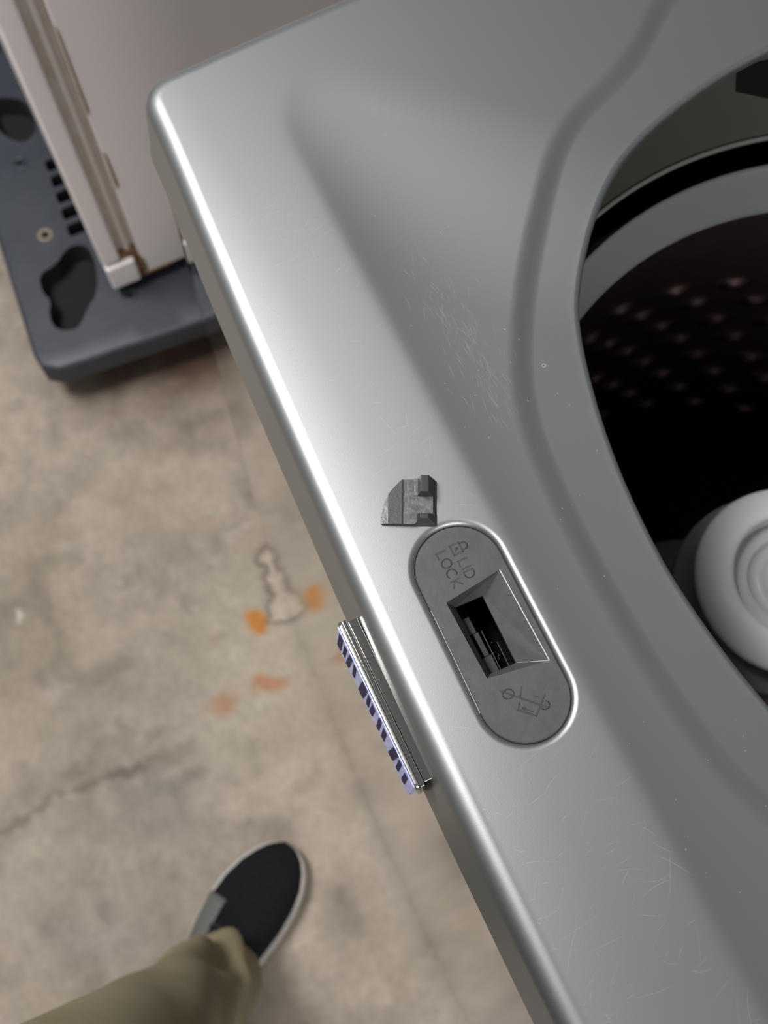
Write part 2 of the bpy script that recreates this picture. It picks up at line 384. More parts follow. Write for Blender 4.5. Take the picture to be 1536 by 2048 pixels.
# lid lock bezel with funnel-shaped pocket
def bezel():
    TOP = DECK - .0020
    outer = racetrack(BZR - .0002); inner_e = racetrack(BZR - .0007)
    A, B, C, D = (.3147, .0279), (.3113, .0570), (.3584, .0576), (.3536, .0288)
    pocket = ccw(np.array([A, D, C, B]))
    def seg(P, n=14):
        return np.array([P[i] * (1 - t) + P[(i + 1) % len(P)] * t for i in range(len(P)) for t in np.linspace(0, 1, n, endpoint=False)])
    pk = seg(pocket)
    g = np.array([(x, y) for x in np.arange(.28, .395, .004) for y in np.arange(.018, .064, .004)])
    g = g[(bz_dist(g) < -.002) & (sdist(pk, g) < -.0012)]
    v, f = cdt(inner_e, [pk], g)
    us = sorted({i for t in f for i in t}); m_ = {o: k for k, o in enumerate(us)}; v = v[us]; f = [tuple(m_[i] for i in t) for t in f]
    V = [(x, y, TOP) for x, y in v]; F = list(f)
    ix = lambda p: int(np.argmin(((v - p) ** 2).sum(1)))
    prev = [ix(p) for p in inner_e]
    for L, z in ((outer, TOP - .0005), (outer, TOP - .004)):
        cur = list(range(len(V), len(V) + len(L))); V += [(x, y, z) for x, y in L]
        n = len(L); F += [(prev[k], cur[k], cur[(k + 1) % n], prev[(k + 1) % n]) for k in range(n)]; prev = cur
    o = mesh_obj('lid_lock_bezel', V, F, M_GREY, washer, smooth=False)
    o['label'] = 'charcoal plastic oval bezel lettered LID LOCK around a rectangular slot'
    # funnel walls down to the slot, then a straight throat
    q = [Vector((*p, TOP)) for p in (A, D, C, B)]
    dz = .0095
    lo = [Vector((.3163, .0322, TOP - dz)), Vector((.3510, .0322, TOP - dz)), Vector((.3515, .0456, TOP - dz)), Vector((.3168, .0462, TOP - dz))]
    bm = bmesh.new(); a = [bm.verts.new(p) for p in q]; b = [bm.verts.new(p) for p in lo]; c = [bm.verts.new(p - Vector((0, 0, .0016))) for p in lo]
    for i in range(4):
        j = (i + 1) % 4; bm.faces.new((a[i], b[i], b[j], a[j])); bm.faces.new((b[i], c[i], c[j], b[j]))
    fu = bm_obj('slot_funnel', bm, M_GREY, o)
    # thin pale beads along the slot's rear side, one corner and the bezel
    bm = bmesh.new()
    def rod(p0, p1, r):
        d = (p1 - p0).normalized(); s = d.cross(Vector((0, 0, 1))).normalized() * r; u = Vector((0, 0, r))
        hexa(bm, [p0 - s - u, p0 + s - u, p0 + s + u, p0 - s + u], [p1 - s - u, p1 + s - u, p1 + s + u, p1 - s + u])
    me_ = mat('pale_edge_plastic', (.55, .54, .53), rough=.25)
    for p0, p1, r in ((q[3], q[2], .00020), (q[2], lo[2] + Vector((.0004, .0004, .0004)), .00013), (Vector((.3150, .0200, TOP - .0003)), Vector((.366, .0190, TOP - .0003)), .00009)):
        bm.free(); bm = bmesh.new(); rod(p0, p1, r); bm_obj('edge_bead', bm, me_, o); bm = bmesh.new()
    bm.free()
    # dark latch cavity under the slot with a grey latch piece in it
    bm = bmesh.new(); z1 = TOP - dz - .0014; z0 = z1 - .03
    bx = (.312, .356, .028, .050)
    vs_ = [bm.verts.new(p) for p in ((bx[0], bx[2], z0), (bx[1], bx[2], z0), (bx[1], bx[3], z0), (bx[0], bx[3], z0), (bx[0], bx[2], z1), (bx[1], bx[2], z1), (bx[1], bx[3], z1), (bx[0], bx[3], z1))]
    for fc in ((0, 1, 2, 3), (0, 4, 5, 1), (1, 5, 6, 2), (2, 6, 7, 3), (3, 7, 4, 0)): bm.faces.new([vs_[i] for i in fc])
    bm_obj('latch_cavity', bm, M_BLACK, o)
    bm = bmesh.new(); zl = z1 - .006
    box(bm, .3215, .3300, .0300, .0372, zl - .008, zl); box(bm, .3300, .3420, .0350, .0378, zl - .008, zl); box(bm, .3420, .3545, .0300, .0385, zl - .008, zl)
    bm_obj('latch_slider', bm, mat('latch_plastic', (.035, .035, .03), rough=.5), o, bevel=.0004)
    bm = bmesh.new()
    for (xa, ya, xb, yb, r) in ((.330, .0395, .352, .0392, .0002), (.338, .0437, .352, .0435, .0002)):
        rod(Vector((xa, ya, zl - .001)), Vector((xb, yb, zl - .001)), r)
    for k in range(14):
        x = random.uniform(.335, .351); y = random.uniform(.0392, .0425); r = random.uniform(.0003, .0007)
        hexa(bm, [(x - r, y - r, zl - .006), (x + r, y - r * .6, zl - .006), (x + r * .5, y + r, zl - .006), (x - r, y + r * .7, zl - .006)],
             [(x - r * .3, y - r * .4, zl - .0045), (x + r * .5, y - r * .2, zl - .0045), (x + r * .2, y + r * .4, zl - .0045), (x - r * .3, y + r * .3, zl - .0045)])
    bm_obj('latch_spring', bm, mat('greasy_metal', (.25, .25, .27), rough=.25, metal=1), o)
    # raised lettering and symbols
    bm = bmesh.new(); H, HW = .00030, .00040
    def stroke(P, closed=False, hw=HW):
        P = [Vector((x * 1e-3, y * 1e-3, TOP)) for x, y in P]
        if closed: P = P + [P[0]]
        for p, r in zip(P[:-1], P[1:]):
            d = (r - p)
            if d.length < 1e-6: continue
            d.normalize(); s = Vector((-d.y, d.x, 0)); up = Vector((0, 0, H)); p_ = p - d * hw * .4; r_ = r + d * hw * .4
            hexa(bm, [p_ - s * hw, r_ - s * hw, r_ + s * hw, p_ + s * hw], [p_ - s * hw * .35 + up, r_ - s * hw * .35 + up, r_ + s * hw * .35 + up, p_ + s * hw * .35 + up])
    def arcp(cx, cy, rx, ry, a0, a1, n=14): return [(cx + rx * math.cos(math.radians(a0 + (a1 - a0) * k / n)), cy + ry * math.sin(math.radians(a0 + (a1 - a0) * k / n))) for k in range(n + 1)]
    y0, y1 = 33.9, 38.6                                                       # LOCK
    stroke([(292.2, y1), (292.2, y0), (294.9, y0)])
    stroke(arcp(298.2, 36.25, 2.1, 2.35, 0, 360, 20))
    stroke(arcp(303.6, 36.25, 2.1, 2.35, 50, 310, 18))
    stroke([(307.0, y0), (307.0, y1)]); stroke([(310.0, y1), (307.2, 36.0), (310.2, y0)])
    y0, y1 = 41.4, 46.0                                                       # LID
    stroke([(299.6, y1), (299.6, y0), (302.2, y0)]); stroke([(303.7, y0), (303.7, y1)])
    stroke([(305.4, y0), (305.4, y1), (306.8, y1)] + arcp(306.8, 43.7, 2.1, 2.3, 90, -90, 12) + [(305.4, y0)])
    def emit(nm, lab):
        nonlocal bm
        le = bm_obj(nm, bm, M_INK, o); le['label'] = lab; bm = bmesh.new()
    emit('raised_lettering', 'raised words LID LOCK')
    stroke([(291.4, 41.2), (296.2, 41.2), (296.2, 45.8), (291.4, 45.8)], True)  # padlock
    stroke([(292.2, 45.8), (292.2, 47.4)] + arcp(293.8, 47.3, 1.6, 1.7, 180, 0, 10) + [(295.4, 45.8)])
    stroke(arcp(293.6, 43.9, .45, .45, 0, 360, 8), hw=.0002); stroke([(293.9, 43.5), (294.6, 42.6)], hw=.0002)
    emit('padlock_symbol', 'raised outline of a closed padlock')
    stroke([(361.2, 31.4), (377.0, 47.2)])                                    # crossed-out open lock
    stroke(arcp(363.9, 34.0, 2.1, 2.5, 0, 360, 18)); stroke([(363.6, 40.9), (372.2, 34.5)])
    stroke([(372.0, 34.6), (377.8, 40.6)]); stroke([(377.8, 40.6), (370.9, 48.6)])
    stroke([(373.6, 47.6)] + arcp(375.2, 46.3, 1.9, 2.1, 110, -70, 12)); stroke([(369.3, 43.7), (371.0, 45.5)], hw=.0002)
    stroke(arcp(372.6, 37.4, .6, .6, 0, 360, 8), hw=.0002); stroke([(373.2, 38.0), (375.6, 40.2)], hw=.0002)
    emit('open_lock_symbol', 'raised crossed-out open lock symbol'); bm.free()
bezel()

# cabinet below the cover: front panel, sides, feet
bm = bmesh.new()
n = 28; ring = [(x, front_top(x) - .0135) for x in np.linspace(.006, 2 * CX - .004, n)] + [(2 * CX + .004, .05), (2 * CX + .004, .62), (.0, .62), (.0, .05)]
ring = [tuple(p) for p in round_poly(ring, [.006 if i in (0, n - 1) else 0 for i in range(len(ring))], 4)]
lo_, hi_ = [bm.verts.new((x, y - (.010 if y < .04 else 0), .022)) for x, y in ring], [bm.verts.new((x, y, .8865)) for x, y in ring]
for i in range(len(ring)): j = (i + 1) % len(ring); bm.faces.new((lo_[i], lo_[j], hi_[j], hi_[i]))
cab = bm_obj('cabinet', bm, M_PANEL, washer, smooth=True); cab['label'] = 'glossy metallic cabinet mirroring the concrete floor'
for (x, y) in ((.05, .05), (.636, .05), (.05, .55), (.636, .55)):
    bm = bmesh.new(); bmesh.ops.create_cone(bm, cap_ends=True, segments=16, radius1=.02, radius2=.014, depth=.05, matrix=Matrix.Translation((x, y, .025)))
    bm_obj('levelling_foot', bm, M_BLACK, washer)

# badge on the front edge: chrome frame, blue film over the face, dark marks
bd = bpy.data.objects.new('badge', None); COL.objects.link(bd); bd.parent = washer; bd.empty_display_size = .01
bd.location = (.3405, -.0138, .9030); bd.rotation_euler = (math.radians(3.5), 0, math.radians(0))
bd['label'] = 'chrome framed name badge under scuffed blue film'
def plate(name, x, y0, y1, z0, z1, m, bev):
    bm = bmesh.new(); box(bm, -x, x, y0, y1, z0, z1); return bm_obj(name, bm, m, bd, bevel=bev)
plate('badge_base', .0405, -.0008, .004, -.0115, .0105, M_CHROME, .00035)
plate('badge_frame', .0418, -.0034, -.0010, -.0145, .0110, M_CHROME, .0004)
bm = bmesh.new()
P = round_poly(np.array([(-.0425, -.0185), (.0425, -.0185), (.0425, .0116), (-.0425, .0116)]), .003, 5)
hexa(bm, [(x, -.0036, z) for x, z in P][::-1], [(x * .992, -.0056, z * .985) for x, z in P][::-1])
bm_obj('badge_rim', bm, mat('bright_badge_rim', (.46, .455, .44), rough=.22, metal=.95), bd, bevel=.0005)
def face_y(z): return -.0062 - (.0102 - z) / .0272 * .0036
bm = bmesh.new(); hexa(bm, [(-.0405, -.005, -.0170), (.0405, -.005, -.0170), (.0405, -.005, .0102), (-.0405, -.005, .0102)], [(-.0405, face_y(-.017), -.0170), (.0405, face_y(-.017), -.0170), (.0405, face_y(.0102), .0102), (-.0405, face_y(.0102), .0102)])
bm_obj('badge_face', bm, mat('scuffed_blue_film', (.26, .29, .66), rough=.35, mottle=(420, (.58, .58, .72), .9)), bd, bevel=.0003)
def mark(x0, w, h0, h1, sl):
    bm = bmesh.new(); q = ((x0, h0), (x0 + w, h0), (x0 + w + sl, h1), (x0 + sl, h1))
    hexa(bm, [(x, face_y(z) + .0002, z) for x, z in q], [(x, face_y(z) - .0004, z) for x, z in q])
    bm_obj('face_mark', bm, mat('dark_blue_mark', (.008, .010, .045), rough=.5, spec=.15), bd)
for x0, w, h0, h1, sl in [(a_, b_, c_ * 1.7, d_, e_) for a_, b_, c_, d_, e_ in ((-.0385, .0036, -.008, .009, .001), (-.0325, .0022, -.006, .007, .0008), (-.0285, .0030, -.008, .009, .002), (-.0215, .0022, -.006, .008, 0),
                          (-.0145, .0052, -.008, .010, .002), (-.0060, .0022, -.006, .008, 0), (-.0025, .0030, -.007, .006, .001), (.0055, .0024, -.007, .008, 0),
                          (.0105, .0030, -.007, .006, 0), (.0185, .0046, -.008, .010, .002), (.0265, .0024, -.007, .008, 0), (.0325, .0028, -.007, .006, 0))]:
    mark(x0, w, h0, h1, sl)

# wash tub under the opening
TX, TY = .335, .305
def ring_obj(name, prof, m, parent=washer, n=128, cx=TX, cy=TY):
    v, f = lathe(prof, n, cx, cy); return mesh_obj(name, v, f, m, parent)
splash = ring_obj('splash_guard', [(.300, .905), (.285, .903), (.268, .896), (.256, .876), (.244, .856), (.236, .838), (.2325, .8315)], M_DARKTUB)
splash['label'] = 'dark olive splash guard ring with black slots'
ring_obj('guard_rim', [(.2325, .8312), (.2312, .8322), (.2300, .8320), (.2293, .8305), (.2300, .828), (.236, .826), (.245, .826)], mat('rim_plastic', (.15, .16, .145), rough=.35), splash)
def on_guard(t, a):          # t 0 top .. 1 bottom of the guard
    pr = np.array([(.268, .896), (.256, .876), (.244, .856), (.236, .838)]); x = np.interp(t, [0, .33, .67, 1], pr[:, 0]); z = np.interp(t, [0, .33, .67, 1], pr[:, 1])
    return Vector((TX + (x - .0012) * math.cos(a), TY + (x - .0012) * math.sin(a), z))
for a0, a1, t0, t1 in ((162, 172, .35, .70), (136, 154, .25, .62), (104, 124, .3, .62), (64, 88, .3, .62), (24, 48, .3, .62)):
    v, f = [], []
    for k in range(9):
        a = math.radians(a0 + (a1 - a0) * k / 8); tt = t1 - (t1 - t0) * .75 * abs(k - 4) / 8
        v += [on_guard(t0, a), on_guard(tt, a)]
        if k: f.append((2 * k - 2, 2 * k - 1, 2 * k + 1, 2 * k))
    mesh_obj('guard_slot', v, f, M_BLACK, splash)
ring_obj('outer_tub', [(.262, .84), (.262, .30), (.20, .28), (.0, .28)], M_BLACK)
br = ring_obj('balance_ring', [(.2200, .765), (.2200, .8165), (.2192, .8190), (.2180, .8200), (.2160, .8170), (.2115, .8075), (.2065, .797), (.2040, .7915), (.2030, .7880), (.2045, .7845), (.214, .780), (.236, .778)], M_RING)
br['label'] = 'grey plastic balance ring at the top of the drum'
def basket():
    na, nz = 420, 150; z1, z0 = .782, .36; v = []
    rows = [(.640, 0), (.613, .5), (.582, 0), (.551, .5), (.517, 0), (.484, .5), (.451, 0), (.418, .5)]
    pitch = math.radians(11.5)
    for i in range(nz + 1):
        z = z1 + (z0 - z1) * i / nz
        for k in range(na):
            a = 2 * math.pi * k / na; r = .235
            for rz, off in rows:
                if abs(z - rz) < .012:
                    q = ((a - math.radians(157.5)) / pitch + off + .5) % 1 - .5
                    d2 = (q * pitch * .235 / .013) ** 2 + ((z - rz) / .0085) ** 2
                    if d2 < 1: r -= .0055 * (1 - d2) ** 1.3
            v.append((TX + r * math.cos(a), TY + r * math.sin(a), z))
    f = [(i * na + k, i * na + (k + 1) % na, (i + 1) * na + (k + 1) % na, (i + 1) * na + k) for i in range(nz) for k in range(na)]
    o = mesh_obj('drum', v, f, M_STEEL, washer); o['label'] = 'dark steel drum wall with rows of pressed dimples'
    vv, ff = lathe([(.236, .3605), (.20, .358), (.0, .356)], 96, TX, TY); mesh_obj('drum_floor', vv, ff, M_BLACK, o)  # black disc, the deep shade at the drum bottom put into its colour
    bm = bmesh.new()
    for k in range(0, 180, 3):
        a = math.radians(k * 2 + 1); c = Vector((TX + .2343 * math.cos(a), TY + .2343 * math.sin(a), .774)); t = Vector((-math.sin(a), math.cos(a), 0)) * .006; u = Vector((0, 0, .0025))
        bm.faces.new([bm.verts.new(p) for p in (c - t - u, c + t - u, c + t + u, c - t + u)])
    h = bm_obj('drum_hole_row', bm, M_BLACK, o); h['kind'] = 'stuff'
basket()
AX, AY = .345, .305
ag = ring_obj('agitator', [(.0, .362), (.12, .364), (.118, .372), (.085, .40), (.064, .45), (.060, .55), (.0625, .588), (.076, .594), (.0775, .602), (.0760, .609), (.060, .612), (.058, .620)], M_AGIT2, cx=AX, cy=AY)
ag['label'] = 'pale grey agitator column in the middle of the drum'
cup = ring_obj('dispenser_cup', [(.058, .618), (.0655, .6315), (.0690, .6375), (.0700, .6405), (.0694, .6430), (.0675, .6448), (.0620, .6480), (.0550, .6515), (.0490, .6538), (.0464, .6540), (.0448, .6520), (.0440, .640), (.0425, .6385)], M_AGIT, ag, cx=AX, cy=AY)
cup['label'] = 'pale round dispenser cup with a broad rim'
ring_obj('cup_insert', [(.0440, .6400), (.0430, .6395), (.0350, .6390), (.0337, .6392), (.0330, .6412), (.0318, .6412), (.0312, .6392), (.0225, .6385), (.0215, .6420), (.0190, .6465), (.0150, .6485), (.0, .6495)], mat('cup_insert_plastic', (.58, .60, .615), rough=.4), ag, cx=AX, cy=AY)

# ------------------------------------------------------------------ broken lid strike piece lying on the deck
def strike():
    t = thing('broken_latch_piece', 'small broken dark grey plastic latch piece lying beside the LID LOCK bezel', 'latch', (.2691, .0167, DECK + .0001), math.atan2(.888, .46) + .02)
    m = mat('grey_nylon', (.030, .028, .026), rough=.42, bump=(900, .2, .0003))
    mr = mat('scuffed_grey_nylon', (.070, .068, .066), rough=.40, bump=(500, .5, .0006), mottle=(330, (.15, .148, .145), .9))
    O = np.array([(0, .3), (-.2, 1.6), (.2, 5.0), (.7, 7.4), (1.6, 11.0), (3.2, 14.6), (4.6, 16.6), (6.6, 19.0), (8.4, 20.9), (9.6, 21.9), (15.8, 22.3), (24.4, 22.2), (24.6, 1.3), (17.0, 1.3), (15.6, .1), (14.0, .0)]) * 1e-3
    def top(x):
        x *= 1e3; return 1e-3 * float(np.interp(x, [0, 3.2, 3.3, 9.6, 10.4, 23.9, 24.7], [1.7, 2.2, 2.2, 2.75, 2.65, 2.6, 2.5]))
    cuts = [0.0032, .0033, .0096, .0104, .0232]
    bmx = bmesh.new(); vs_ = [bmx.verts.new((x, y, 0)) for x, y in O]; bmx.faces.new(vs_)
    for c in cuts:
        bmesh.ops.bisect_plane(bmx, geom=bmx.verts[:] + bmx.edges[:] + bmx.faces[:], plane_co=(c, 0, 0), plane_no=(1, 0, 0))
    bmesh.ops.triangulate(bmx, faces=[f for f in bmx.faces if len(f.verts) > 4])
    r = bmesh.ops.extrude_face_region(bmx, geom=bmx.faces[:])
    for g in r['geom']:
        if isinstance(g, bmesh.types.BMVert): g.co.z = top(g.co.x)
    # sloping right edge wall
    for v in bmx.verts:
        if v.co.x > .0243: v.co.x = .0259 if v.co.z < 1e-6 else .0241
        if v.co.z < 1e-6: v.co.z = .0 if v.co.x > .004 else .0006
    o = bm_obj('base_plate', bmx, m, t)
    o.data.materials.append(mr)
    for p in o.data.polygons:
        c = p.center
        if p.normal.z > .7 and (c.x > .0101 or c.x < .0033): p.material_index = 1
    def rect(x0, x1, y0, y1, z): return [(x * 1e-3, y * 1e-3, z * 1e-3) for x, y in ((x0, y0), (x1, y0), (x1, y1), (x0, y1))]
    bm = bmesh.new(); hexa(bm, rect(16.4, 25.2, 13.5, 22.3, 1.6), rect(18.3, 21.9, 14.2, 22.3, 8.2))
    bm_obj('tall_lug', bm, m, t, bevel=.0002, segs=2)
    bm = bmesh.new(); hexa(bm, rect(14.6, 16.8, 13.5, 22.3, 1.7), rect(15.2, 18.2, 13.9, 22.3, 3.6)); bm_obj('lug_fillet', bm, mr, t, bevel=.0002)
    bm = bmesh.new()
    lo = rect(15.2, 26.0, -.25, 6.0, .2); hi = rect(18.2, 21.9, 2.4, 4.6, 5.2)
    hexa(bm, lo, hi); bm_obj('small_lug', bm, m, t, bevel=.0003, segs=2)
strike()

# ------------------------------------------------------------------ white appliance on its dolly
M_WHITE = mat('white_enamel', (.88, .82, .82), rough=.32, coat=.2, mottle=(6, (.85, .79, .79), .5))
M_RUST = mat('rusty_steel', (.12, .05, .018), rough=.85, mottle=(120, (.25, .13, .06), .9))
M_GASKET = mat('beige_gasket', (.56, .50, .46), rough=.6, mottle=(40, (.42, .35, .28), .6))
wa = thing('white_appliance', 'white enamel appliance with rusty lower corner standing on the dark plastic dolly', 'appliance', (-.424, -.045, .106))
def wbox(name, x0, x1, y0, y1, z0, z1, m, bev=.002):
    bm = bmesh.new(); box(bm, x0, x1, y0, y1, z0, z1); return bm_obj(name, bm, m, wa, bevel=bev, segs=3)
bm = bmesh.new(); box(bm, -.60, .0, .050, .68, .016, .80)
body = wbox('body', -.60, .0, .048, .66, .018, .80, M_WHITE, .003)
wbox('front_panel', -.60, .001, .0, .024, .068, .80, M_WHITE, .004)
wbox('door_gasket', -.59, -.012, .024, .048, .07, .795, M_GASKET, .001)
wbox('gasket_lip', -.59, -.006, .033, .040, .07, .795, mat('gasket_lip_beige', (.66, .61, .57), rough=.5), .002)
wbox('corner_cap', -.06, .004, .001, .040, .014, .062, M_WHITE, .004)
wbox('rusty_sill', -.58, -.003, .020, .056, .010, .072, M_RUST, .001)
rs = wbox('rust_edge', -.004, .0012, .046, .085, .0165, .021, M_RUST, .0005)
M_STREAK = mat('brown_streak', (.20, .14, .08), rough=.8)
for x0, x1, z0, z1 in ((.0480, .0530, .02, .060), (.050, .054, .20, .27), (.0490, .052, .33, .46)):
    bm = bmesh.new(); hexa(bm, [(.0003, x0, z0), (.0006, x1, z0 + .006), (.0006, x1 - .001, z1 - .01), (.0003, x0, z1)], [(-.001, x0, z0), (-.001, x1, z0 + .006), (-.001, x1 - .001, z1 - .01), (-.001, x0, z1)])
    bm_obj('rust_streak', bm, M_STREAK, wa)

def dolly():
    t = thing('appliance_dolly', 'dark blue grey plastic dolly with cut-out holes under the white appliance', 'dolly', (0, 0, 0))
    m = mat('blue_grey_plastic', (.022, .027, .038), rough=.5, mottle=(18, (.036, .041, .052), .8), bump=(160, .25, .001))
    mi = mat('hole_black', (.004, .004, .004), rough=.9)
    z1, z0 = .100, .060
    out = ccw(round_poly([(-1.12, -.112), (-.358, -.176), (-.332, .16), (-.30, .62), (-1.06, .68)], [.03, .028, 0, .03, .03], 8))
    hole_a = chaikin([(-.500, -.126), (-.471, -.131), (-.456, -.124), (-.436, -.135), (-.412, -.134), (-.400, -.112), (-.408, -.098), (-.426, -.083), (-.436, -.068), (-.466, -.054), (-.508, -.049), (-.522, -.063), (-.520, -.081), (-.503, -.100)], 2)
    hole_b = chaikin([(-.800, -.10), (-.785, -.060), (-.766, -.045), (-.718, -.047), (-.703, -.073), (-.722, -.090), (-.745, -.099)], 2)
    hole_c = chaikin([(-.93, -.085), (-.90, -.05), (-.87, -.045), (-.855, -.075), (-.88, -.095)], 2)
    holes = [hole_a, hole_b, hole_c]
    for k in range(5):
        x = -.655 + .0275 * k; y = -.042 - .0022 * k
        holes.append(round_poly([(x - .0095, y - .016), (x + .0095, y - .0175), (x + .0095, y + .030), (x - .0095, y + .030)], .004, 4))
    holes = [ccw(np.array(h)) for h in holes]
    g = np.array([(x, y) for x in np.arange(-1.1, -.3, .03) for y in np.arange(-.16, .66, .03)])
    inn = ccw(resample(out - loop_normals(out) * .006, .02)); out_r = resample(out, .02)
    g = g[sdist(inn, g) > .008]
    for h in holes: g = g[sdist(h, g) < -.006]
    v, f = cdt(inn, holes, g)
    us = sorted({i for q in f for i in q}); m_ = {o: k for k, o in enumerate(us)}; v = v[us]; f = [tuple(m_[i] for i in q) for q in f]
    V = [(x, y, z1) for x, y in v]; F = list(f); N = loop_normals(inn); ix = lambda p: int(np.argmin(((v - p) ** 2).sum(1)))
    prev = [ix(p) for p in inn]
    for off, z in ((.002, z1 - .0007), (.0042, z1 - .0022), (.0055, z1 - .005), (.006, z1 - .008), (.006, z0), (-.02, z0)):
        cur = list(range(len(V), len(V) + len(inn))); V += [(p[0] + q[0] * off, p[1] + q[1] * off, z) for p, q in zip(inn, N)]
        n = len(inn); F += [(prev[k], cur[k], cur[(k + 1) % n], prev[(k + 1) % n]) for k in range(n)]; prev = cur
    F.append(tuple(prev[::-1]))
    deck = mesh_obj('dolly_deck', V, F, m, t, smooth=True)
    md = deck.modifiers.new('es', 'EDGE_SPLIT'); md.split_angle = math.radians(40)
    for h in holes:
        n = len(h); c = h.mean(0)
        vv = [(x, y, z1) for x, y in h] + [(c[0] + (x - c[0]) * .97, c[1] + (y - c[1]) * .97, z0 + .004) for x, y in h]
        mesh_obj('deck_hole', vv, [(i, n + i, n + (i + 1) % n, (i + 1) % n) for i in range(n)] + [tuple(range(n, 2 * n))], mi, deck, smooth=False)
    mb = mat('screw_boss_tan', (.20, .16, .12), rough=.7)
    for x, y, mm in ((-.677, -.089, m), (-.553, -.097, mb), (-.418, -.028, m)):
        vv, ff = lathe([(.0105, z1 + .0001), (.0095, z1 + .0018), (.0070, z1 + .0018), (.0052, z1 - .0005)], 20, x, y)
        b = mesh_obj('screw_boss', vv, ff, mm, deck)
        vv, ff = lathe([(.0054, z1 + .0004), (.0001, z1 + .0004)], 20, x, y); mesh_obj('screw_hole', vv, ff, mi, b)
    for (x, y) in ((-.43, -.06), (-1.0, -.04), (-.40, .55), (-1.0, .58)):
        bm = bmesh.new(); bmesh.ops.create_cone(bm, cap_ends=True, segments=28, radius1=.0315, radius2=.0315, depth=.026, matrix=Matrix.Translation((x, y, .030)) @ Matrix.Rotation(math.pi / 2, 4, 'X'))
        w = bm_obj('caster_wheel', bm, M_BLACK, t, bevel=.004)
        bm = bmesh.new(); box(bm, x - .02, x + .02, y - .018, y - .0145, .025, .0605); box(bm, x - .02, x + .02, y + .0145, y + .018, .025, .0605); box(bm, x - .03, x + .03, y - .024, y + .024, .0575, .0605)
        bm_obj('caster_fork', bm, mat('caster_steel', (.2, .2, .2), rough=.4, metal=.8), t)
dolly()

